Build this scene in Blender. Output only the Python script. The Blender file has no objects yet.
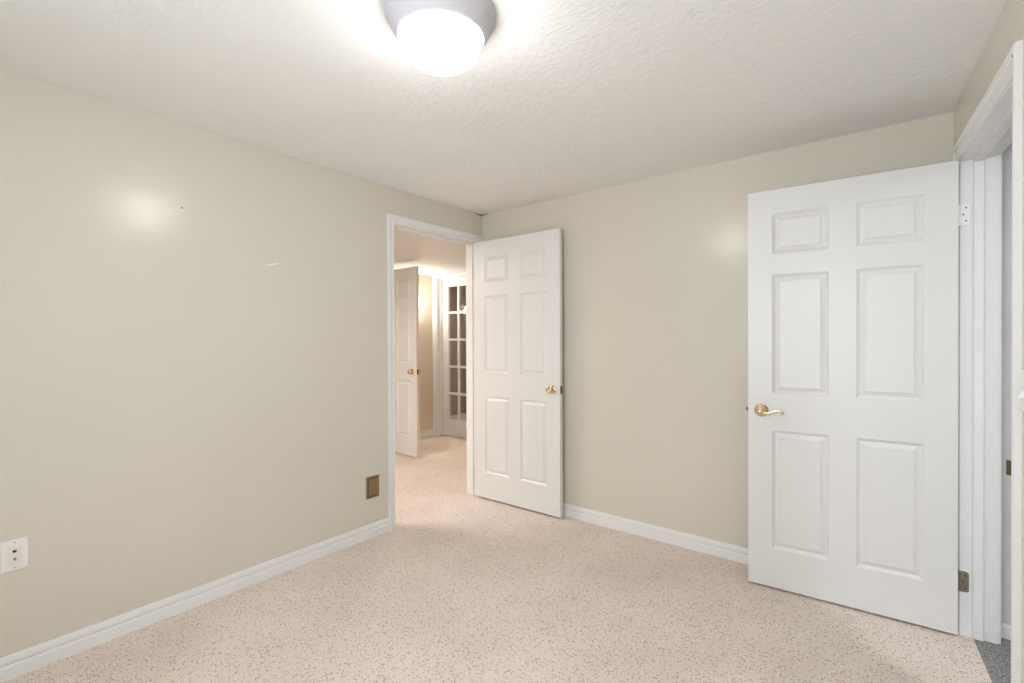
import bpy, bmesh, math
from mathutils import Vector, Matrix

S = bpy.context.scene
C = S.collection

CZ = 2.309                    # ceiling height
HZ = 2.12                     # ceiling height in the hall
YR = -3.65                    # rear wall
WX0, WX1, WZ0, WZ1 = 1.25, 2.85, 0.80, 2.15   # fill window added in the rear wall

# ------------------------------------------------------------------ camera
CAM = Vector((2.6209, -2.9241, 1.285))
YAW, PITCH, ROLL = math.radians(38.07), 0.006, -0.0039
cam_data = bpy.data.cameras.new('camera')
cam_data.sensor_width = 36.0
cam_data.lens = 474.8 / 1024 * 36
cam_data.clip_start = 0.02
cam = bpy.data.objects.new('camera', cam_data)
C.objects.link(cam)
cam.matrix_world = (Matrix.Translation(CAM) @ Matrix.Rotation(YAW, 4, 'Z')
                    @ Matrix.Rotation(math.pi / 2 - PITCH, 4, 'X') @ Matrix.Rotation(ROLL, 4, 'Z'))
S.camera = cam

# ------------------------------------------------------------------ world, lights, exposure
SKY = 6.9                    # sky strength, fills the room through the added rear window
CEILING_LAMP = 26.0          # emission of the ceiling light's glass bowl
SCONCE_LAMP = 230.0          # emission of the hall sconce's bulb
HALL_LAMP = 25.0             # watts of the hall's ceiling light
NEXT_ROOM_LAMP = 19.0        # watts of the ceiling light of the room on the right
W = bpy.data.worlds.new('world')
W.use_nodes = True
W.node_tree.nodes['Background'].inputs[0].default_value = (0.84, 0.92, 1.0, 1)
W.node_tree.nodes['Background'].inputs[1].default_value = SKY
S.world = W
S.view_settings.view_transform = 'Standard'
S.view_settings.look = 'None'
S.view_settings.gamma = 1.0
S.view_settings.use_curve_mapping = False
S.view_settings.exposure = 0.47
S.cycles.max_bounces = 14
S.cycles.diffuse_bounces = 10
S.cycles.glossy_bounces = 5
S.cycles.sample_clamp_indirect = 6.0
S.cycles.use_denoising = True


def portal(name, loc, w, h, rz):
    d = bpy.data.lights.new(name, 'AREA')
    d.shape = 'RECTANGLE'
    d.size, d.size_y = w, h
    d.cycles.is_portal = True
    o = bpy.data.objects.new(name, d)
    o.location = loc
    o.rotation_euler = (math.pi / 2, 0, rz)
    C.objects.link(o)


portal('fill_window_portal', ((WX0 + WX1) / 2, YR - 0.09, (WZ0 + WZ1) / 2), WX1 - WX0, WZ1 - WZ0, 0.0)  # guides the sky fill through the added window


def area_light(name, loc, size, watts, colour):
    d = bpy.data.lights.new(name, 'AREA')
    d.shape = 'DISK'
    d.size = size
    d.energy = watts
    d.color = colour
    o = bpy.data.objects.new(name, d)
    o.location = loc
    C.objects.link(o)
    return o


area_light('hall_light', (-1.15, -1.45, HZ - 0.03), 0.60, HALL_LAMP, (1.0, 0.95, 0.925))
area_light('dim_room_fill', (-1.6, 2.3, 2.15), 0.3, 15.0, (1.0, 0.90, 0.84))  # added fill lamp, brightens what shows through the glazed door's panes
area_light('next_room_light', (3.95, -1.85, 2.24), 0.30, NEXT_ROOM_LAMP, (0.98, 0.99, 1.0))



# ------------------------------------------------------------------ materials
def material(name, colour, rough=0.5, metal=0.0, spec=0.5):
    m = bpy.data.materials.new(name)
    m.use_nodes = True
    b = m.node_tree.nodes['Principled BSDF']
    b.inputs['Base Color'].default_value = (*colour, 1)
    b.inputs['Roughness'].default_value = rough
    b.inputs['Metallic'].default_value = metal
    b.inputs['Specular IOR Level'].default_value = spec
    return m


def nodes(m):
    return m.node_tree.nodes, m.node_tree.links, m.node_tree.nodes['Principled BSDF']


def coords(m, scale=(1, 1, 1)):
    n, l, b = nodes(m)
    g = n.new('ShaderNodeNewGeometry')
    mp = n.new('ShaderNodeMapping')
    mp.inputs['Scale'].default_value = scale
    l.new(g.outputs['Position'], mp.inputs['Vector'])
    return mp.outputs['Vector']


def noise(m, vec, scale, detail=2.0, rough=0.5):
    n, l, b = nodes(m)
    t = n.new('ShaderNodeTexNoise')
    t.inputs['Scale'].default_value = scale
    t.inputs['Detail'].default_value = detail
    t.inputs['Roughness'].default_value = rough
    l.new(vec, t.inputs['Vector'])
    return t.outputs['Fac']


def ramp(m, fac, stops):
    n, l, b = nodes(m)
    r = n.new('ShaderNodeValToRGB')
    e = r.color_ramp.elements
    while len(e) < len(stops):
        e.new(0.5)
    for i, (p, c) in enumerate(stops):
        e[i].position = p
        e[i].color = (*c, 1) if len(c) == 3 else c
    l.new(fac, r.inputs['Fac'])
    return r.outputs['Color']


def mix(m, fac, a, b_, mode='MIX'):
    n, l, b = nodes(m)
    x = n.new('ShaderNodeMix')
    x.data_type = 'RGBA'
    x.blend_type = mode
    if isinstance(fac, (int, float)):
        x.inputs[0].default_value = fac
    else:
        l.new(fac, x.inputs[0])
    for i, v in ((6, a), (7, b_)):
        if isinstance(v, tuple):
            x.inputs[i].default_value = (*v, 1)
        else:
            l.new(v, x.inputs[i])
    return x.outputs[2]


def bump(m, height, strength, distance):
    n, l, b = nodes(m)
    x = n.new('ShaderNodeBump')
    x.inputs['Strength'].default_value = strength
    x.inputs['Distance'].default_value = distance
    l.new(height, x.inputs['Height'])
    l.new(x.outputs['Normal'], b.inputs['Normal'])
    return x


def set_colour(m, sock):
    n, l, b = nodes(m)
    l.new(sock, b.inputs['Base Color'])


def wall_paint(name, colour, rough=0.36):
    m = material(name, colour, rough, spec=0.45)
    v = coords(m)
    big = noise(m, v, 1.1, 3)
    a = tuple(c * 0.985 for c in colour)
    b_ = tuple(min(1, c * 1.015) for c in colour)
    set_colour(m, ramp(m, big, [(0.35, a), (0.65, b_)]))
    bump(m, noise(m, v, 95, 2), 0.10, 0.004)
    return m


M = {}
M['wall'] = wall_paint('beige_wall_paint', (0.650, 0.620, 0.543), 0.22)
M['hall_wall'] = wall_paint('tan_hall_paint', (0.70, 0.62, 0.49), 0.45)
M['next_wall'] = wall_paint('grey_wall_paint', (0.62, 0.62, 0.62), 0.5)
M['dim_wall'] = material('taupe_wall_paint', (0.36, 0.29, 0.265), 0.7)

# white semi-gloss joinery with a faint moulded grain
m = material('white_door_paint', (0.735, 0.738, 0.735), 0.34)
bump(m, noise(m, coords(m, (60, 60, 2.2)), 5.0, 3), 0.05, 0.003)
M['door'] = m
m = material('white_trim_paint', (0.785, 0.79, 0.79), 0.33)
M['trim'] = m

# knockdown-textured ceiling, with a differently trowelled repair towards the far left corner
m = material('textured_ceiling_paint', (0.86, 0.865, 0.865), 0.75, spec=0.3)
n, l, b = nodes(m)
v = coords(m)
k1 = ramp(m, noise(m, v, 38, 5, 0.65), [(0.50, (0, 0, 0)), (0.60, (1, 1, 1))])
k2 = ramp(m, noise(m, coords(m, (1, 2.0, 1)), 34, 5, 0.65), [(0.44, (0, 0, 0)), (0.62, (1, 1, 1))])
patch = ramp(m, noise(m, v, 1.3, 3), [(0.42, (0, 0, 0)), (0.60, (1, 1, 1))])
h = mix(m, patch, k1, k2)
soft = ramp(m, noise(m, v, 0.9, 2), [(0.36, (0.55, 0.55, 0.55)), (0.62, (1, 1, 1))])
h2 = mix(m, 1.0, h, soft, 'MULTIPLY')
bump(m, h2, 0.4, 0.0042)
M['ceiling'] = m
m = material('skim_coat', (0.88, 0.885, 0.885), 0.75, spec=0.3)
bump(m, ramp(m, noise(m, coords(m, (1, 2.0, 1)), 30, 6, 0.65), [(0.44, (0, 0, 0)), (0.64, (1, 1, 1))]), 0.40, 0.0065)
M['skim'] = m
m = material('hall_ceiling_paint', (0.75, 0.745, 0.74), 0.8, spec=0.3)
bump(m, noise(m, coords(m), 40, 4), 0.25, 0.005)
M['hall_ceiling'] = m


def carpet(name, base, light, fleck, fleck_amount, fleck_scale=125):
    m = material(name, base, 0.95, spec=0.1)
    n, l, b = nodes(m)
    v = coords(m)
    tuft = ramp(m, noise(m, v, 150, 3, 0.7), [(0.38, base), (0.60, light)])
    big = ramp(m, noise(m, v, 2.2, 3), [(0.36, (0.92, 0.915, 0.91)), (0.60, (1, 1, 1))])
    col = mix(m, 1.0, tuft, big, 'MULTIPLY')
    # scattered darker yarn ends: a random pick of the cells of a Voronoi pattern
    vo = n.new('ShaderNodeTexVoronoi')
    vo.inputs['Scale'].default_value = fleck_scale
    l.new(v, vo.inputs['Vector'])
    sep = n.new('ShaderNodeSeparateColor')
    l.new(vo.outputs['Color'], sep.inputs['Color'])
    pick = ramp(m, sep.outputs['Red'], [(1 - fleck_amount, (0, 0, 0)), (1 - fleck_amount + 0.03, (1, 1, 1))])
    core = ramp(m, vo.outputs['Distance'], [(0.24, (1, 1, 1)), (0.50, (0, 0, 0))])
    f = mix(m, 1.0, pick, core, 'MULTIPLY')
    shade = mix(m, sep.outputs['Green'], fleck, tuple(c * 1.6 for c in fleck))
    set_colour(m, mix(m, f, col, shade))
    hgt = mix(m, 0.5, noise(m, v, 210, 3, 0.7), noise(m, v, 70, 2, 0.5))
    bump(m, hgt, 0.7, 0.012)
    return m


M['carpet'] = carpet('beige_flecked_carpet', (0.77, 0.66, 0.59), (0.93, 0.83, 0.765), (0.19, 0.115, 0.07), 0.26, 150)
M['grey_carpet'] = carpet('grey_flecked_carpet', (0.16, 0.16, 0.16), (0.44, 0.44, 0.44), (0.05, 0.05, 0.055), 0.35, 150)

M['brass'] = material('polished_brass', (0.80, 0.66, 0.40), 0.2, 1.0)
M['old_brass'] = material('aged_brass', (0.36, 0.255, 0.145), 0.45, 1.0)
M['dark_brass'] = material('dark_brass', (0.16, 0.11, 0.07), 0.45, 0.9)
M['green_brass'] = material('tarnished_hinge_metal', (0.33, 0.31, 0.23), 0.42, 0.85)
M['painted_hinge'] = material('painted_hinge', (0.86, 0.86, 0.87), 0.3, 0.6)
M['dark'] = material('dark_recess', (0.03, 0.025, 0.02), 0.7)
M['steel'] = material('screw_steel', (0.55, 0.54, 0.52), 0.35, 1.0)
M['plastic'] = material('white_plastic', (0.82, 0.82, 0.81), 0.3)
M['ivory'] = material('ivory_plastic', (0.78, 0.765, 0.735), 0.35)
M['nickel'] = material('brushed_nickel_pan', (0.56, 0.55, 0.59), 0.75, 0.0)
M['tear'] = material('torn_drywall_paper', (0.33, 0.21, 0.13), 0.9)
m = material('lit_opal_glass', (0.95, 0.93, 0.9), 0.3)
b = m.node_tree.nodes['Principled BSDF']
b.inputs['Emission Color'].default_value = (1.0, 0.99, 0.975, 1)
b.inputs['Emission Strength'].default_value = CEILING_LAMP
M['opal'] = m
m = material('lit_bulb', (0.95, 0.9, 0.85), 0.3)
b = m.node_tree.nodes['Principled BSDF']
b.inputs['Emission Color'].default_value = (1.0, 0.90, 0.80, 1)
b.inputs['Emission Strength'].default_value = SCONCE_LAMP
M['bulb'] = m
m = material('lit_sconce_bowl', (0.95, 0.9, 0.85), 0.4)
b = m.node_tree.nodes['Principled BSDF']
b.inputs['Emission Color'].default_value = (1.0, 0.90, 0.80, 1)
b.inputs['Emission Strength'].default_value = 50.0
M['lit_bowl'] = m
# thin window glass: clear with a mirror-like sheen
m = bpy.data.materials.new('pane_glass')
m.use_nodes = True
nt = m.node_tree
nt.nodes.clear()
out = nt.nodes.new('ShaderNodeOutputMaterial')
mx = nt.nodes.new('ShaderNodeMixShader')
tr = nt.nodes.new('ShaderNodeBsdfTransparent')
gl = nt.nodes.new('ShaderNodeBsdfGlossy')
fr = nt.nodes.new('ShaderNodeLayerWeight')
fr.inputs['Blend'].default_value = 0.5
p5 = nt.nodes.new('ShaderNodeMath')
p5.operation = 'POWER'
p5.inputs[1].default_value = 5.0
ma = nt.nodes.new('ShaderNodeMath')
ma.operation = 'MULTIPLY_ADD'
ma.inputs[1].default_value = 0.95
ma.inputs[2].default_value = 0.045
nt.links.new(fr.outputs['Facing'], p5.inputs[0])
nt.links.new(p5.outputs[0], ma.inputs[0])
tr.inputs['Color'].default_value = (0.93, 0.92, 0.91, 1)
gl.inputs['Roughness'].default_value = 0.03
nt.links.new(ma.outputs[0], mx.inputs[0])
nt.links.new(tr.outputs[0], mx.inputs[1])
nt.links.new(gl.outputs[0], mx.inputs[2])
nt.links.new(mx.outputs[0], out.inputs['Surface'])
M['glass'] = m


# ------------------------------------------------------------------ mesh helpers
def tag(o, label=None, cat=None, kind=None, group=None):
    if label: o['label'] = label
    if cat: o['category'] = cat
    if kind: o['kind'] = kind
    if group: o['group'] = group
    return o


def empty(name, loc, rz=0.0):
    o = bpy.data.objects.new(name, None)
    o.empty_display_size = 0.1
    o.location = loc
    o.rotation_euler = (0, 0, rz)
    C.objects.link(o)
    return o


def build(name, bm, mat, parent=None, smooth=False, bevel=0.0, angle=60):
    bmesh.ops.remove_doubles(bm, verts=bm.verts, dist=1e-6)
    bmesh.ops.recalc_face_normals(bm, faces=bm.faces)
    me = bpy.data.meshes.new(name)
    bm.to_mesh(me)
    bm.free()
    me.materials.append(M[mat])
    if smooth:
        for p in me.polygons: p.use_smooth = True
    o = bpy.data.objects.new(name, me)
    C.objects.link(o)
    if parent is not None: o.parent = parent
    if bevel:
        md = o.modifiers.new('bevel', 'BEVEL')
        md.width = bevel
        md.segments = 2
        md.limit_method = 'ANGLE'
        md.angle_limit = math.radians(angle)
    return o


IDENT = lambda x, y, z: (x, y, z)


def box(bm, x0, x1, y0, y1, z0, z1, f=IDENT):
    v = [bm.verts.new(f(x, y, z)) for x in (x0, x1) for y in (y0, y1) for z in (z0, z1)]
    for q in ((0, 1, 3, 2), (4, 6, 7, 5), (0, 4, 5, 1), (2, 3, 7, 6), (0, 2, 6, 4), (1, 5, 7, 3)):
        bm.faces.new([v[i] for i in q])


def boxes(*bs, f=IDENT):
    bm = bmesh.new()
    for b_ in bs: box(bm, *b_, f=f)
    return bm


def prism(bm, profile, path, f):
    """profile: list of (w, p); path: list of functions (w, p) -> coordinates handed to f. Open ends are capped."""
    rings = [[bm.verts.new(f(*pt(w, p))) for (w, p) in profile] for pt in path]
    n = len(profile)
    for a, b_ in zip(rings, rings[1:]):
        for i in range(n):
            j = (i + 1) % n
            bm.faces.new((a[i], a[j], b_[j], b_[i]))
    bm.faces.new(rings[0][::-1])
    bm.faces.new(rings[-1])


def lathe(bm, prof, seg=32, f=IDENT):
    """prof: (r, h) pairs turned around the local z axis."""
    rings = []
    for r, h in prof:
        if r < 1e-6:
            rings.append([bm.verts.new(f(0, 0, h))])
        else:
            rings.append([bm.verts.new(f(r * math.cos(2 * math.pi * i / seg), r * math.sin(2 * math.pi * i / seg), h)) for i in range(seg)])
    for a, b_ in zip(rings, rings[1:]):
        for i in range(seg):
            j = (i + 1) % seg
            if len(a) == 1 and len(b_) == 1: continue
            if len(a) == 1: bm.faces.new((a[0], b_[i], b_[j]))
            elif len(b_) == 1: bm.faces.new((a[i], a[j], b_[0]))
            else: bm.faces.new((a[i], a[j], b_[j], b_[i]))
    for r in (rings[0], rings[-1]):
        if len(r) > 1: bm.faces.new(r)


def tube(bm, pts, radii, seg=12, flat=1.0):
    """A round rod through pts; flat < 1 squeezes it along the local second axis."""
    pts = [Vector(p) for p in pts]
    rings = []
    for i, p in enumerate(pts):
        t = (pts[min(i + 1, len(pts) - 1)] - pts[max(i - 1, 0)]).normalized()
        up = Vector((0, 1, 0)) if abs(t.y) < 0.9 else Vector((1, 0, 0))
        u = t.cross(up).normalized()
        w = t.cross(u).normalized()
        rings.append([bm.verts.new(p + u * radii[i] * math.cos(2 * math.pi * k / seg) + w * radii[i] * flat * math.sin(2 * math.pi * k / seg)) for k in range(seg)])
    for a, b_ in zip(rings, rings[1:]):
        for i in range(seg):
            j = (i + 1) % seg
            bm.faces.new((a[i], a[j], b_[j], b_[i]))
    bm.faces.new(rings[0][::-1])
    bm.faces.new(rings[-1])


# the right-hand wall stands about three degrees out of square: s runs along it from the far corner, t into it
A0 = Vector((2.871, 0.0))
SV = Vector((0.05532, -0.99847))
NV = Vector((0.99847, 0.05532))


def RW(s, t, z):
    p = A0 + SV * s + NV * t
    return (p.x, p.y, z)


def rx(y):                     # x of the right wall's face at y
    return 2.871 + 0.0554 * (-y)


CASING = [(0.0, 0.0), (0.0, 0.008), (0.004, 0.0105), (0.010, 0.0105), (0.012, 0.0070), (0.016, 0.0068), (0.026, 0.0085),
          (0.036, 0.0105), (0.039, 0.0150), (0.044, 0.0165), (0.054, 0.0168), (0.058, 0.0140), (0.058, 0.0)]
BASE = [(0.0, 0.0), (0.0, 0.013), (0.044, 0.013), (0.0485, 0.0122), (0.0515, 0.0102), (0.0530, 0.0080), (0.0533, 0.0040), (0.0580, 0.0040), (0.0590, 0.0098),
        (0.068, 0.0100), (0.078, 0.0080), (0.084, 0.0068), (0.088, 0.0045), (0.088, 0.0)]


def casing(name, a0, a1, z1, f, mat='trim', parent=None, head=1.0, leg=1.0):
    """Mitred door casing around an opening a0..a1, up to z1; f(a, p, z) stands p off the wall."""
    bm = bmesh.new()
    path = [lambda w, p: (a0 - w, p, 0.0), lambda w, p: (a0 - w, p, z1 + w * head),
            lambda w, p: (a1 + w * leg, p, z1 + w * head), lambda w, p: (a1 + w * leg, p, 0.0)]
    prism(bm, CASING, path, f)
    return build(name, bm, mat, parent)


def jamb(name, a0, a1, z1, d0, d1, f, parent, stop=(0.040, 0.074)):
    """Jamb boards (20 mm) with a stop strip; f(a, d, z) goes d deep into the wall."""
    bm = boxes((a0 - 0.02, a0, d0, d1, 0, z1), (a1, a1 + 0.02, d0, d1, 0, z1), (a0 - 0.02, a1 + 0.02, d0, d1, z1, z1 + 0.02), f=f)
    o = build(name, bm, 'trim', parent)
    s0, s1 = stop
    bm = boxes((a0, a0 + 0.011, s0, s1, 0, z1 - 0.011), (a1 - 0.011, a1, s0, s1, 0, z1 - 0.011), (a0, a1, s0, s1, z1 - 0.011, z1), f=f)
    build('door_stop', bm, 'trim', parent, bevel=0.002)
    return o


def base_run(name, p0, p1, normal, label=None, mat='trim', kz=1.0):
    p0, p1, nn = Vector(p0), Vector(p1), Vector(normal).normalized()
    bm = bmesh.new()
    g = lambda P: (lambda w, p: (P.x + nn.x * p, P.y + nn.y * p, w * kz))
    prism(bm, BASE, [g(p0), g(p1)], IDENT)
    o = build(name, bm, mat)
    tag(o, label, 'baseboard', 'structure')
    return o


# ------------------------------------------------------------------ the setting: floors
SEAM = 0.043                   # the beige carpet ends this far inside the right-hand doorway
bm = bmesh.new()
a, b_ = RW(-0.12, SEAM, 0), RW(3.75, SEAM, 0)
top = [(-3.2, -2.3, 0), (-0.1, -2.3, 0), (-0.1, YR - 0.1, 0), b_, a, (-0.1, a[1], 0), (-0.1, 1.56, 0), (-3.2, 1.56, 0)]
vt = [bm.verts.new(p) for p in top]
vb = [bm.verts.new((p[0], p[1], -0.05)) for p in top]
bm.faces.new(vt)
bm.faces.new(vb[::-1])
for i in range(len(top)):
    j = (i + 1) % len(top)
    bm.faces.new((vt[i], vb[i], vb[j], vt[j]))
tag(build('floor', bm, 'carpet'), 'pinkish beige carpet with brown flecks across the bedroom and hall', 'floor', 'structure')
tag(build('floor_right', boxes((-0.12, 2.2, SEAM, 2.9, -0.05, -0.001), (2.2, 3.75, SEAM, 0.12, -0.05, -0.001), f=RW), 'grey_carpet'),
    'grey flecked carpet beyond the right-hand doorway', 'floor', 'structure')
tag(build('floor_back', boxes((-3.2, 0.0, 1.56, 3.2, -0.05, 0.0)), 'carpet'),
    'carpet in the dim room behind the glazed door', 'floor', 'structure')

# ------------------------------------------------------------------ ceilings
bm = bmesh.new()
a, b_ = RW(-0.12, 0.06, CZ), RW(3.75, 0.06, CZ)
top = [(-0.06, a[1], CZ), a, b_, (-0.06, YR - 0.1, CZ)]
vt = [bm.verts.new(p) for p in top]
vb = [bm.verts.new((p[0], p[1], CZ + 0.06)) for p in top]
bm.faces.new(vt)
bm.faces.new(vb)
for i in range(4):
    j = (i + 1) % 4
    bm.faces.new((vt[i], vb[i], vb[j], vt[j]))
tag(build('ceiling', bm, 'ceiling'), 'off-white ceiling with trowelled texture', 'ceiling', 'structure')
tag(build('ceiling_left', boxes((-3.2, -0.12, -2.3, 1.40, HZ, HZ + 0.05)), 'hall_ceiling'),
    'lower ceiling of the hall beyond the left doorway', 'ceiling', 'structure')
tag(build('ceiling_right', boxes((-0.12, 2.2, 0.12, 2.9, CZ, CZ + 0.06), f=RW), 'ceiling'),
    'ceiling of the room beyond the right-hand doorway', 'ceiling', 'structure')
tag(build('ceiling_back', boxes((-3.2, 0.0, 1.52, 3.2, HZ + 0.1, HZ + 0.15)), 'hall_ceiling'),
    'ceiling of the dim room behind the glazed door', 'ceiling', 'structure')

# ------------------------------------------------------------------ walls
L0, L1, LH = -0.874, -0.042, 2.068          # left doorway
tag(build('wall_left', boxes((-0.12, 0, YR - 0.1, L0 - 0.02, 0, CZ), (-0.12, 0, L1 + 0.02, 0.02, 0, CZ),
                             (-0.12, 0, L0 - 0.02, L1 + 0.02, LH + 0.02, CZ)), 'wall'),
    'long beige wall on the left with the doorway to the hall', 'wall', 'structure')
wl = bpy.data.objects['wall_left']
bm = bmesh.new()
sc_ = [(-0.040, -0.008), (-0.015, -0.004), (0.012, 0.004), (0.034, 0.011), (0.038, 0.015), (0.014, 0.013), (-0.012, 0.004), (-0.038, -0.003)]
f0 = [bm.verts.new((0.0, -1.690 + a, 1.690 + c)) for a, c in sc_]
f1 = [bm.verts.new((0.0006, -1.690 + a * 0.95, 1.690 + c)) for a, c in sc_]
bm.faces.new(f1)
for i in range(8):
    bm.faces.new((f0[i], f0[(i + 1) % 8], f1[(i + 1) % 8], f1[i]))
build('paint_scuff', bm, 'ivory', wl)['label'] = 'small white scuff'
bm = bmesh.new()
lathe(bm, [(0, 0.0012), (0.004, 0.0008), (0.005, 0.0)], 12, lambda x, y, h: (h, -2.112 + x, 1.912 + y))
build('nail_hole', bm, 'old_brass', wl)
tag(build('wall_back', boxes((-0.12, 2.885, 0.02, 0.14, 0, CZ)), 'wall'),
    'beige wall behind the two open white doors', 'wall', 'structure')
R0, R1, RH = 0.127, 0.936, 2.038            # right doorway
tag(build('wall_right', boxes((-0.12, R0 - 0.02, 0, 0.12, 0, CZ), (R1 + 0.02, 3.75, 0, 0.12, 0, CZ),
                              (R0 - 0.02, R1 + 0.02, 0, 0.12, RH + 0.02, CZ), f=RW), 'wall'),
    'beige wall at the right edge around the open doorway', 'wall', 'structure')
tag(build('wall_rear', boxes((0, WX0, YR - 0.1, YR, 0, CZ), (WX1, rx(YR), YR - 0.1, YR, 0, CZ), (WX0, WX1, YR - 0.1, YR, 0, WZ0), (WX0, WX1, YR - 0.1, YR, WZ1, CZ)), 'wall'), 'beige wall facing the two open doors', 'wall', 'structure')
# hall
tag(build('wall_hall_side', boxes((-0.12, 0, 0.14, 1.40, 0, HZ + 0.05)), 'hall_wall'), 'tan hall wall behind the bedroom corner', 'wall', 'structure')
tag(build('wall_hall_rear', boxes((-3.2, -0.12, -2.4, -2.3, 0, HZ)), 'hall_wall'), 'tan hall wall at its near end', 'wall', 'structure')
HX = -2.10
H0, H1 = -0.355, 0.470                        # opening of the hall door, along y
tag(build('wall_hall_far', boxes((HX - 0.12, HX, -2.3, H0 - 0.02, 0, HZ), (HX - 0.12, HX, H1 + 0.02, 1.40, 0, HZ),
                                 (HX - 0.12, HX, H0 - 0.02, H1 + 0.02, 2.067, HZ)), 'hall_wall'),
    'tan hall wall beside the open hall door', 'wall', 'structure')
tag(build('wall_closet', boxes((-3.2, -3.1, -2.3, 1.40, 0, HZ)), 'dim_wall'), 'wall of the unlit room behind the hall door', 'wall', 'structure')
F0, F1, FH = -2.015, -1.235, 2.085           # opening of the glazed door, along x
FY = 1.40
tag(build('wall_hall_end', boxes((-3.2, F0 - 0.02, FY, FY + 0.12, 0, HZ + 0.15), (F1 + 0.02, 0, FY, FY + 0.12, 0, HZ + 0.15),
                                 (F0 - 0.02, F1 + 0.02, FY, FY + 0.12, FH + 0.02, HZ + 0.15)), 'hall_wall'),
    'hall end wall holding the white glazed door', 'wall', 'structure')
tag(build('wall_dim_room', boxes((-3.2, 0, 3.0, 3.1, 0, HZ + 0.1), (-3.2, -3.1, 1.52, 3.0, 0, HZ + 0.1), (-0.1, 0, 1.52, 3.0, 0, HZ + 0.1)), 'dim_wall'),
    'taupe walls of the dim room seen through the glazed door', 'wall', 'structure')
# room on the right
tag(build('wall_next_back', boxes((-0.12, 0.045, 0.12, 2.9, 0, CZ), f=RW), 'next_wall'),
    'grey wall seen through the right-hand doorway', 'wall', 'structure')
tag(build('wall_next_side', boxes((0.045, 2.2, 2.8, 2.9, 0, CZ), (2.1, 2.2, 0.12, 2.8, 0, CZ), f=RW), 'next_wall'),
    'grey walls of the room on the right, out of sight', 'wall', 'structure')

# unseen window added in the rear wall, behind the camera, for soft fill light
w1 = tag(empty('fill_window_1', (0, 0, 0)), 'added white sliding window for fill light, in the wall facing the open doors', 'window', 'structure')
build('fill_window_frame', boxes((WX0, WX0 + 0.05, YR - 0.08, YR - 0.03, WZ0, WZ1), (WX1 - 0.05, WX1, YR - 0.08, YR - 0.03, WZ0, WZ1),
                            (WX0 + 0.05, WX1 - 0.05, YR - 0.08, YR - 0.03, WZ0, WZ0 + 0.05), (WX0 + 0.05, WX1 - 0.05, YR - 0.08, YR - 0.03, WZ1 - 0.05, WZ1),
                            (2.025, 2.075, YR - 0.08, YR - 0.03, WZ0 + 0.05, WZ1 - 0.05)), 'trim', w1)
build('fill_window_pane', boxes((WX0 + 0.05, 2.025, YR - 0.058, YR - 0.054, WZ0 + 0.05, WZ1 - 0.05), (2.075, WX1 - 0.05, YR - 0.058, YR - 0.054, WZ0 + 0.05, WZ1 - 0.05)), 'glass', w1)
build('fill_window_sill', boxes((WX0 - 0.03, WX1 + 0.03, YR - 0.03, YR + 0.03, WZ0 - 0.025, WZ0)), 'trim', w1, bevel=0.003)

# ------------------------------------------------------------------ baseboards
base_run('baseboard_left', (0, YR), (0, L0 - 0.057), (1, 0), 'white moulded baseboard along the left wall')
base_run('baseboard_back', (0, 0.02), (2.869, 0.02), (0, -1), 'white moulded baseboard along the back wall between the doors')
pa, pb = RW(R1 + 0.058, 0, 0), RW(3.60, 0, 0)
base_run('baseboard_right', pa[:2], pb[:2], (-NV.x, -NV.y), 'white baseboard along the right wall')
base_run('baseboard_rear', (0.014, YR), (rx(YR) - 0.02, YR), (0, 1), 'white baseboard along the rear wall')
base_run('baseboard_hall', (HX, H1 + 0.068), (HX, FY), (1, 0), 'white baseboard below the tan hall wall')
base_run('baseboard_hall_side', (-0.12, 0.0), (-0.12, FY), (-1, 0), 'white baseboard on the near side of the hall')
pa, pb = RW(0.045, 0.135, 0), RW(0.045, 2.78, 0)
base_run('baseboard_next', pa[:2], pb[:2], (SV.x, SV.y), 'white baseboard below the grey wall of the next room', kz=0.66)

# ------------------------------------------------------------------ door frames
fl_room = lambda a, p, z: (p, a, z)              # left wall, room side
fl_hall = lambda a, p, z: (-0.12 - p, a, z)
fl_deep = lambda a, d, z: (-d, a, z)
t1 = tag(empty('trim_1', (0, 0, 0)), 'white moulded frame and casing around the left doorway', 'door frame', 'structure')
jamb('jamb', L0, L1, LH, 0.0, 0.12, fl_deep, t1)


def half_casing(name, a0, a1, z1, f, parent, limit, head=0.92):
    """Casing whose second leg is cut to fit against a wall corner at `limit`."""
    bm = bmesh.new()
    s = (limit - a1) / 0.058
    path = [lambda w, p: (a0 - w * 0.88, p, 0.0), lambda w, p: (a0 - w * 0.88, p, z1 + w * head),
            lambda w, p: (a1 + w * s, p, z1 + w * head), lambda w, p: (a1 + w * s, p, 0.0)]
    prism(bm, CASING, path, f)
    return build(name, bm, 'trim', parent)


half_casing('casing', L0 - 0.006, L1 + 0.006, LH + 0.006, fl_room, t1, 0.0185)
casing('casing', L0 - 0.006, L1 + 0.006, LH + 0.006, fl_hall, 'trim', t1)
tag(build('strike_plate', boxes((-0.036, -0.004, L0 - 0.001, L0 + 0.0015, 0.905, 0.972)), 'dark_brass', t1, bevel=0.001), 'dark metal strike plate')

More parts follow.
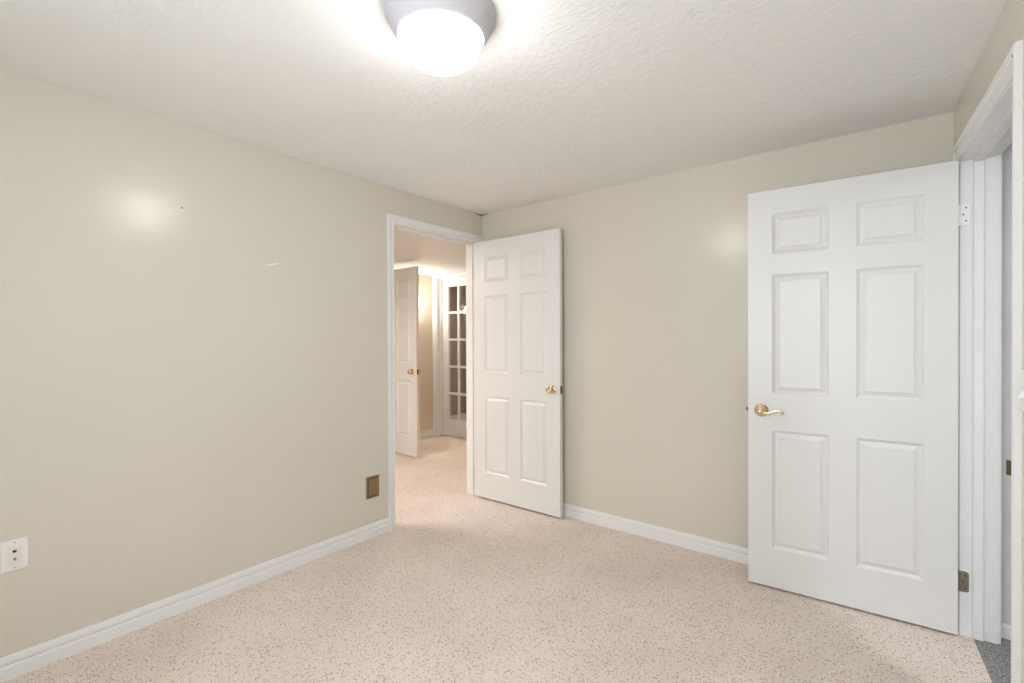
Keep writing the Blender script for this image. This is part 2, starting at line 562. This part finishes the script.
rw_room = lambda a, p, z: RW(a, -p, z)
rw_far = lambda a, p, z: RW(a, 0.12 + p, z)
rw_deep = lambda a, d, z: RW(a, d, z)
t2 = tag(empty('trim_2', (0, 0, 0)), 'white moulded frame and casing around the right-hand doorway', 'door frame', 'structure')
jamb('jamb', R0, R1, RH, 0.0, 0.12, rw_deep, t2, stop=(0.041, 0.074))
casing('casing', R0 - 0.006, R1 + 0.006, RH + 0.006, rw_room, 'trim', t2, 1.25, 0.86)
casing('casing', R0 - 0.006, R1 + 0.006, RH + 0.006, rw_far, 'trim', t2)
bm = bmesh.new()
lip = [(R1 + 0.0005, 0.034), (R1 + 0.0005, 0.0), (R1 - 0.001, -0.006), (R1 - 0.006, -0.012), (R1 - 0.016, -0.0160),
       (R1 - 0.017, -0.0145), (R1 - 0.008, -0.0105), (R1 - 0.0035, -0.0055), (R1 - 0.002, 0.0), (R1 - 0.002, 0.034)]
prism(bm, lip, [lambda a, t: (a, t, 0.878), lambda a, t: (a, t, 0.922)], RW)
tag(build('strike_plate', bm, 'dark_brass', t2), 'dark brown metal strike plate with a curled lip')
# a nail hole left open at the top corner of the casing
bm = bmesh.new()
lathe(bm, [(0, -0.0172), (0.0035, -0.0172), (0.0035, -0.015)], 10, lambda x, y, z: RW(R1 + 0.040 + x, z, 2.085 + y))
build('nail_hole', bm, 'dark', t2)

fh_room = lambda a, p, z: (HX + p, a, z)
fh_deep = lambda a, d, z: (HX - d, a, z)
t3 = tag(empty('trim_3', (0, 0, 0)), 'white casing around the opening behind the hall door', 'door frame', 'structure')
jamb('jamb', H0, H1, 2.047, 0.0, 0.12, fh_deep, t3)
casing('casing', H0 - 0.006, H1 + 0.006, 2.053, fh_room, 'trim', t3)

ff_room = lambda a, p, z: (a, FY - p, z)
ff_deep = lambda a, d, z: (a, FY + d, z)
t4 = tag(empty('trim_4', (0, 0, 0)), 'white frame and casing around the glazed hall door', 'door frame', 'structure')
jamb('jamb', F0, F1, FH, 0.0, 0.12, ff_deep, t4, stop=(0.055, 0.085))
bm = bmesh.new()
path = [lambda w, p: (F0 - 0.006 - w * 1.25, p, 0.0), lambda w, p: (F0 - 0.006 - w * 1.25, p, FH + 0.004 + w * 0.5),
        lambda w, p: (F1 + 0.006 + w, p, FH + 0.004 + w * 0.5), lambda w, p: (F1 + 0.006 + w, p, 0.0)]
prism(bm, CASING, path, ff_room)
build('casing', bm, 'trim', t4)


# ------------------------------------------------------------------ six-panel doors
DW, DH, DT = 0.813, 2.03, 0.035
XS = [0.0, 0.112, 0.352, 0.461, 0.701, DW]
ZS = [0.0, 0.200, 0.805, 0.993, 1.597, 1.703, 1.905, DH]


def door_leaf_mesh():
    """Moulded six-panel leaf: x from the hinge edge 0..DW, y from the front face 0..DT, z 0..DH."""
    bm = bmesh.new()
    for front in (True, False):
        Y = lambda d: d if front else DT - d
        for i in range(5):
            for j in range(7):
                x0, x1, z0, z1 = XS[i], XS[i + 1], ZS[j], ZS[j + 1]
                ring = lambda o, d: [bm.verts.new((x, Y(d), z)) for x, z in ((x0 + o, z0 + o), (x1 - o, z0 + o), (x1 - o, z1 - o), (x0 + o, z1 - o))]
                if i in (1, 3) and j in (1, 3, 5):
                    steps = [(0, 0), (0.0015, 0.0030), (0.0115, 0.0105), (0.0140, 0.0112), (0.0315, 0.0040), (0.0330, 0.0010), (0.036, 0.0010)]
                    rs = [ring(o, d) for o, d in steps]
                    for a, b_ in zip(rs, rs[1:]):
                        for k in range(4):
                            q = (k + 1) % 4
                            bm.faces.new((a[k], a[q], b_[q], b_[k]))
                    bm.faces.new(rs[-1])
                else:
                    bm.faces.new(ring(0, 0))
    for i in range(5):
        for z in (0, DH):
            bm.faces.new([bm.verts.new(p) for p in ((XS[i], 0, z), (XS[i + 1], 0, z), (XS[i + 1], DT, z), (XS[i], DT, z))])
    for j in range(7):
        for x in (0, DW):
            bm.faces.new([bm.verts.new(p) for p in ((x, 0, ZS[j]), (x, DT, ZS[j]), (x, DT, ZS[j + 1]), (x, 0, ZS[j + 1]))])
    return bm


KNOB = [(0.0, 0.0), (0.031, 0.0), (0.032, 0.003), (0.030, 0.007), (0.022, 0.010), (0.013, 0.012), (0.0105, 0.020), (0.0115, 0.026),
        (0.019, 0.031), (0.025, 0.038), (0.0265, 0.046), (0.025, 0.053), (0.020, 0.058), (0.013, 0.0595), (0.012, 0.0585), (0.0, 0.0585)]


def knob(parent, x, z, side, depth=1.0, mat='brass', name='door_knob'):
    y0 = 0.0 if side < 0 else DT
    f = lambda a, b_, c: (x + a, y0 + side * c * depth, z + b_)
    bm = bmesh.new()
    lathe(bm, KNOB[:6] + [(0.0, 0.012)], 32, f)
    rose = build('rosette', bm, mat, parent, True)
    bm = bmesh.new()
    lathe(bm, [(0.0, 0.009)] + [(0.0105, 0.009)] + KNOB[6:], 32, f)
    k = build(name, bm, mat, parent, True)
    return k


def latch(parent, z, reach=0.011, x0=DW):
    bm = boxes((x0, x0 + 0.0012, 0.005, 0.030, z - 0.028, z + 0.028))
    p = build('latch_plate', bm, 'dark_brass', parent)
    bm = bmesh.new()
    prism(bm, [(0.011, 0.0), (0.024, 0.0), (0.024, 0.004), (0.011, 0.0115)], [lambda w, q: (x0 + 0.001 + q * reach / 0.0115, w, z - 0.008), lambda w, q: (x0 + 0.001 + q * reach / 0.0115, w, z + 0.008)], IDENT)
    build('latch_bolt', bm, 'dark_brass', p)


def six_panel_door(name, loc, rz, kx=1.0, kz=1.0):
    t = empty(name, loc, rz)
    bm = door_leaf_mesh()
    for v_ in bm.verts: v_.co.x, v_.co.z = v_.co.x * kx, v_.co.z * kz
    build('leaf', bm, 'door', t, bevel=0.0012)
    return t


# left door: hinged at the corner side of the left doorway, folded back against the back wall
d1 = six_panel_door('door_1', (0.006, -0.0800, 0.015), math.radians(0.25), 1.0, 1.0085)
tag(d1, 'open white six-panel door with a round brass knob, beside the left doorway', 'door', 'structure')
knob(d1, DW - 0.062, 0.905, -1)
knob(d1, DW - 0.062, 0.905, 1, 0.68)
latch(d1, 0.905)
for z in (0.18, 1.82):
    bm = boxes((-0.0035, -0.0005, 0.002, 0.034, z - 0.044, z + 0.044))
    bm2 = bm
    lathe(bm2, [(0, -0.044), (0.0055, -0.044), (0.0055, 0.044), (0, 0.044)], 12, lambda x, y, h, z=z: (-0.003 + x, 0.036 + y, z + h))
    build('hinge', bm2, 'green_brass', d1)

# right door: hinged on the right wall, standing open in front of the back wall (its hinge edge is at the right)
ang = math.atan2(0.050, 0.817)



def right_door():
    hx, hy = RW(0.163, -0.0095, 0)[:2]
    t = empty('door_2', (hx, hy, 0.012), math.pi + ang)
    # local x runs from the hinge to the free edge (towards -x in the room), so the face we see is at local y = DT .. turned to +y
    bm = door_leaf_mesh()
    for v_ in bm.verts: v_.co.x, v_.co.y, v_.co.z = v_.co.x * 0.996, v_.co.y - DT, v_.co.z * 0.9965      # the visible face lies on local y = 0, the leaf behind it
    build('leaf', bm, 'door', t, bevel=0.0012)
    return t


d2 = right_door()
tag(d2, 'open white six-panel door with a curved brass lever, beside the right doorway', 'door', 'structure')
lz = 0.900


def lever(parent, side):
    y0 = 0.0 if side > 0 else -DT
    lx = DW - 0.066
    f = lambda a, b_, c: (lx + a, y0 + side * c, lz + b_)
    bm = bmesh.new()
    lathe(bm, [(0, 0), (0.0325, 0.0), (0.0335, 0.003), (0.032, 0.008), (0.026, 0.0125), (0.022, 0.0135), (0.018, 0.018), (0.0135, 0.022), (0, 0.022)], 36, f)
    r = build('rosette', bm, 'brass', parent, True)
    bm = bmesh.new()
    lathe(bm, [(0, 0.018), (0.0115, 0.018), (0.0105, 0.040), (0.0125, 0.047), (0.0125, 0.056), (0.009, 0.061), (0, 0.061)], 24, f)
    path = [(0.0, 0.0), (0.012, -0.004), (0.026, -0.0075), (0.040, -0.0055), (0.054, 0.0005), (0.068, 0.0065), (0.078, 0.0090), (0.087, 0.0070), (0.094, 0.0005), (0.098, -0.007), (0.100, -0.011)]
    pts = [(lx - u, y0 + side * (0.051 - 0.006 * (u / 0.105)), lz + w) for u, w in path]
    tube(bm, pts, [0.0095, 0.0088, 0.0078, 0.007, 0.0065, 0.0062, 0.0060, 0.0060, 0.0060, 0.0058, 0.0045], 14, 0.75)
    build('lever_handle', bm, 'brass', parent, True)


lever(d2, 1)
lever(d2, -1)
bm = boxes((DW, DW + 0.0012, -0.030, -0.005, lz - 0.028, lz + 0.028))
for v_ in bm.verts: v_.co.x -= 0.0033
lp = build('latch_plate', bm, 'dark_brass', d2)
build('latch_bolt', boxes((DW - 0.003, DW + 0.008, -0.024, -0.011, lz - 0.008, lz + 0.008)), 'dark_brass', lp, bevel=0.002)


def hinge_leaf(zc, mat, label):
    """A leaf screwed to the jamb of the right doorway, with rounded free corners, three screws and its knuckle."""
    hh, w, r = 0.044, 0.030, 0.010
    bm = bmesh.new()
    out_ = [(-0.003, -hh), (w - r, -hh)] + [(w - r + r * math.sin(k * math.pi / 8), -hh + r - r * math.cos(k * math.pi / 8)) for k in range(1, 5)]
    out_ += [(x, -z) for x, z in reversed(out_)]
    prism(bm, out_, [lambda t, z: (R0 - 0.0005, t, zc + z), lambda t, z: (R0 + 0.0022, t, zc + z)], RW)
    lathe(bm, [(0, -hh), (0.0055, -hh), (0.0055, hh), (0, hh)], 14, lambda x, y, h: RW(R0 + 0.004 + x, -0.006 + y, zc + h))
    o = build('hinge_leaf', bm, mat, t2)
    o['label'] = label
    bm = bmesh.new()
    for dt, dz in ((0.019, 0.028), (0.010, 0.0), (0.019, -0.028)):
        lathe(bm, [(0, 0.0022), (0.0036, 0.0022), (0.0030, 0.0032), (0, 0.0026)], 12, lambda x, y, h, dt=dt, dz=dz: RW(R0 + h, dt + x, zc + dz + y))
    build('screw', bm, 'dark_brass', o)


hinge_leaf(1.809, 'painted_hinge', 'white painted hinge leaf')
hinge_leaf(0.233, 'green_brass', 'tarnished greenish hinge leaf')
for z in (0.221, 1.797):
    build('hinge', boxes((-0.0012, 0.0008, -0.031, -0.001, z - 0.044, z + 0.044)), 'green_brass', d2)

# hall door: swung out of the hall's far wall, seen at an angle through the left doorway
d3 = six_panel_door('door_3', (HX + 0.005, 0.470, 0.020), math.radians(-1.9), 0.958, 1.008)
tag(d3, 'open white six-panel door in the hall with small brass knobs', 'door', 'structure')
W3 = DW * 0.958
knob(d3, W3 - 0.064, 0.912, -1)
knob(d3, W3 - 0.064, 0.912, 1)
latch(d3, 0.912, x0=W3)

# glazed door at the end of the hall: fifteen lights in a white frame
d4 = empty('door_4', (F0 + 0.003, FY + 0.088, 0.012))
tag(d4, 'closed white glazed door with small dark panes at the hall end', 'door', 'structure')
fw, fh_, ft = F1 - F0 - 0.006, 2.066, 0.034
gx0, gx1, gz0, gz1 = 0.112, fw - 0.112, 0.215, 1.958
bm = boxes((0, gx0, 0, ft, 0, fh_), (gx1, fw, 0, ft, 0, fh_), (gx0, gx1, 0, ft, 0, gz0), (gx0, gx1, 0, ft, gz1, fh_))
build('leaf', bm, 'door', d4)
mw = 0.030
bm = bmesh.new()
cw = (gx1 - gx0 - 2 * mw) / 3
rh = (gz1 - gz0 - 4 * mw) / 5
for k in (1, 2):
    x = gx0 + k * cw + (k - 1) * mw
    box(bm, x, x + mw, 0.004, ft - 0.004, gz0, gz1)
for k in range(1, 5):
    z = gz0 + k * rh + (k - 1) * mw
    for c in range(3):
        x = gx0 + c * (cw + mw)
        box(bm, x, x + cw, 0.004, ft - 0.004, z, z + mw)
build('muntin', bm, 'door', d4)
for c in range(3):
    for k in range(5):
        x, z = gx0 + c * (cw + mw), gz0 + k * (rh + mw)
        build('glass_pane', boxes((x, x + cw, ft / 2 - 0.0015, ft / 2 + 0.0015, z, z + rh)), 'glass', d4)
# its handle on the stile at the right
kf = lambda a, b_, c: (fw - 0.056 + a, -c, 0.93 + b_)
bm = bmesh.new()
lathe(bm, KNOB, 28, kf)
build('door_knob', bm, 'brass', d4, True)

# ------------------------------------------------------------------ ceiling light
lx_, ly_ = 1.516, -1.871
lamp = tag(empty('ceiling_light', (lx_, ly_, CZ)), 'round flush ceiling light with a glowing white bowl in a silver rim', 'ceiling light')
bm = bmesh.new()
lathe(bm, [(0.150, 0.0), (0.173, -0.001), (0.1745, -0.006), (0.172, -0.012), (0.168, -0.016), (0.161, -0.032), (0.151, -0.052), (0.139, -0.070), (0.1355, -0.075),
           (0.1320, -0.0755), (0.1305, -0.070), (0.1305, -0.030), (0.150, -0.008)], 72)
build('rim', bm, 'nickel', lamp, True)
bm = bmesh.new()
prof = [(0.0, -0.166)]
for k in range(1, 15):
    a = k / 14 * math.pi / 2
    prof.append((0.1297 * math.sin(a) ** 0.92, -0.070 - 0.096 * math.cos(a)))
prof += [(0.1297, -0.034), (0.0, -0.034)]
lathe(bm, prof, 64)
build('glass_bowl', bm, 'opal', lamp, True)

# ------------------------------------------------------------------ wall sconce in the hall, behind the hall door (mirrored in the panes)
sc = tag(empty('wall_sconce', (HX, 1.02, 1.685)), 'lit bowl sconce on the hall wall behind the hall door', 'wall lamp')
bm = bmesh.new()
lathe(bm, [(0, 0), (0.045, 0), (0.045, 0.008), (0.03, 0.014), (0, 0.014)], 32, lambda x, y, z: (z, x, y - 0.01))
build('back_plate', bm, 'brass', sc, True)
bm = bmesh.new()
lathe(bm, [(0.0, -0.055), (0.02, -0.052), (0.040, -0.035), (0.050, -0.010), (0.053, 0.012), (0.051, 0.012), (0.047, -0.010), (0.037, -0.031), (0.02, -0.045), (0.0, -0.048)], 40,
      lambda x, y, z: (0.058 + x, y, z))
build('bowl', bm, 'lit_bowl', sc, True)
bm = bmesh.new()
lathe(bm, [(0, -0.046), (0.014, -0.040), (0.016, -0.015), (0.028, 0.012), (0.031, 0.030), (0.026, 0.050), (0.0, 0.062)], 24, lambda x, y, z: (0.058 + x, y, z))
build('bulb', bm, 'bulb', sc, True)

# ------------------------------------------------------------------ fittings on the walls
# cable outlet on the left wall
cx_, cz_ = -2.6735, 0.4655
t = tag(empty('wall_outlet', (0, cx_, cz_)), 'white cable and phone wall plate low on the left wall', 'wall outlet')
build('plate', boxes((0, 0.006, -0.038, 0.038, -0.060, 0.060)), 'plastic', t, bevel=0.003)
build('insert', boxes((0.004, 0.0072, -0.0175, 0.0175, -0.034, 0.034)), 'ivory', t, bevel=0.0006)
build('phone_jack', boxes((0.0070, 0.0078, -0.0055, 0.0055, 0.012, 0.019), (0.0070, 0.0078, -0.0035, 0.0035, 0.0095, 0.012)), 'dark', t)
bm = bmesh.new()
lathe(bm, [(0, 0.006), (0.0058, 0.006), (0.0058, 0.009), (0.0046, 0.009), (0.0046, 0.017), (0.0, 0.017)], 6, lambda x, y, z: (z, x, -0.014 + y))
cj = build('coax_jack', bm, 'steel', t)
bm = bmesh.new()
lathe(bm, [(0, 0.0168), (0.0024, 0.0168), (0.0024, 0.0174), (0, 0.0174)], 12, lambda x, y, z: (z, x, -0.014 + y))
build('socket_hole', bm, 'dark', cj)
for z in (-0.048, 0.048):
    bm = bmesh.new()
    lathe(bm, [(0, 0.0058), (0.0034, 0.0058), (0.0030, 0.0072), (0, 0.0076)], 12, lambda x, y, h, z=z: (h, x, z + y))
    build('screw', bm, 'steel', t)

# brown metal plate beside the left doorway
t = tag(empty('wall_inlet', (0, -1.0575, 0.324)), 'brownish brass plate with a hinged flap on the wall by the left doorway', 'wall plate')
bm = bmesh.new()
box(bm, 0, 0.005, -0.049, 0.049, -0.0715, 0.0715)
build('plate', bm, 'old_brass', t, bevel=0.003)
build('flap_gap', boxes((0.004, 0.0056, -0.0385, 0.0445, -0.058, 0.058)), 'dark', t)
build('flap', boxes((0.004, 0.0085, -0.0350, 0.0410, -0.0545, 0.0545)), 'old_brass', t, bevel=0.002)

# light switch at the right edge
sw = tag(empty('light_switch', RW(1.043, 0, 1.135)), 'white light switch on the wall right of the right doorway', 'light switch')
sw.rotation_euler = (0, 0, math.atan2(SV.y, SV.x))
lf = lambda s, p, z: (s, -p, z)          # local: s along the wall, p into the room
build('plate', boxes((-0.035, 0.035, 0, 0.006, -0.057, 0.057), f=lf), 'plastic', sw, bevel=0.0025)
bm = bmesh.new()
prism(bm, [(-0.012, 0.004), (0.014, 0.004), (0.006, 0.010), (-0.010, 0.020), (-0.0155, 0.018)],
      [lambda w, p: (-0.0055, p, w - 0.004), lambda w, p: (0.0055, p, w - 0.004)], lf)
build('toggle', bm, 'plastic', sw, bevel=0.001)

# ------------------------------------------------------------------ repairs and damage
# skim-coated repair on the ceiling along the left wall
bm = bmesh.new()
outl = [(0.0, -1.62), (0.25, -1.63), (0.50, -1.645), (0.66, -1.60), (0.80, -1.42), (0.98, -1.20), (1.02, -0.9), (0.90, -0.62), (0.62, -0.40), (0.35, -0.25), (0.0, -0.20)]
v0 = [bm.verts.new((x, y, CZ + 0.002)) for x, y in outl]
v1 = [bm.verts.new((x + (0.5 - x) * 0.012, y + (-0.9 - y) * 0.012, CZ - (0.0015 if y < -1.59 and x < 0.6 else 0.0002))) for x, y in outl]
mid = bm.verts.new((0.45, -0.9, CZ - 0.0012))
for i in range(len(outl)):
    j = (i + 1) % len(outl)
    bm.faces.new((v1[i], v1[j], mid))
    bm.faces.new((v0[i], v0[j], v1[j], v1[i]))
tag(build('ceiling_patch', bm, 'skim'), 'trowelled skim-coat repair on the ceiling by the left wall', 'ceiling patch', 'structure')
# torn tape in the corner above the left door
bm = bmesh.new()
pts = [(0.0005, -0.08), (0.0005, 0.0195), (0.085, 0.0195), (0.03, 0.008), (0.012, -0.01)]
v0 = [bm.verts.new((x, y, CZ - 0.001)) for x, y in pts]
lo = bm.verts.new((0.002, 0.018, CZ - 0.013))
bm.faces.new(v0)
for i in range(len(pts)):
    bm.faces.new((v0[i], v0[(i + 1) % len(pts)], lo))
tag(build('ceiling_tear', bm, 'tear'), 'brown torn drywall tape in the ceiling corner above the left door', 'ceiling damage', 'structure')
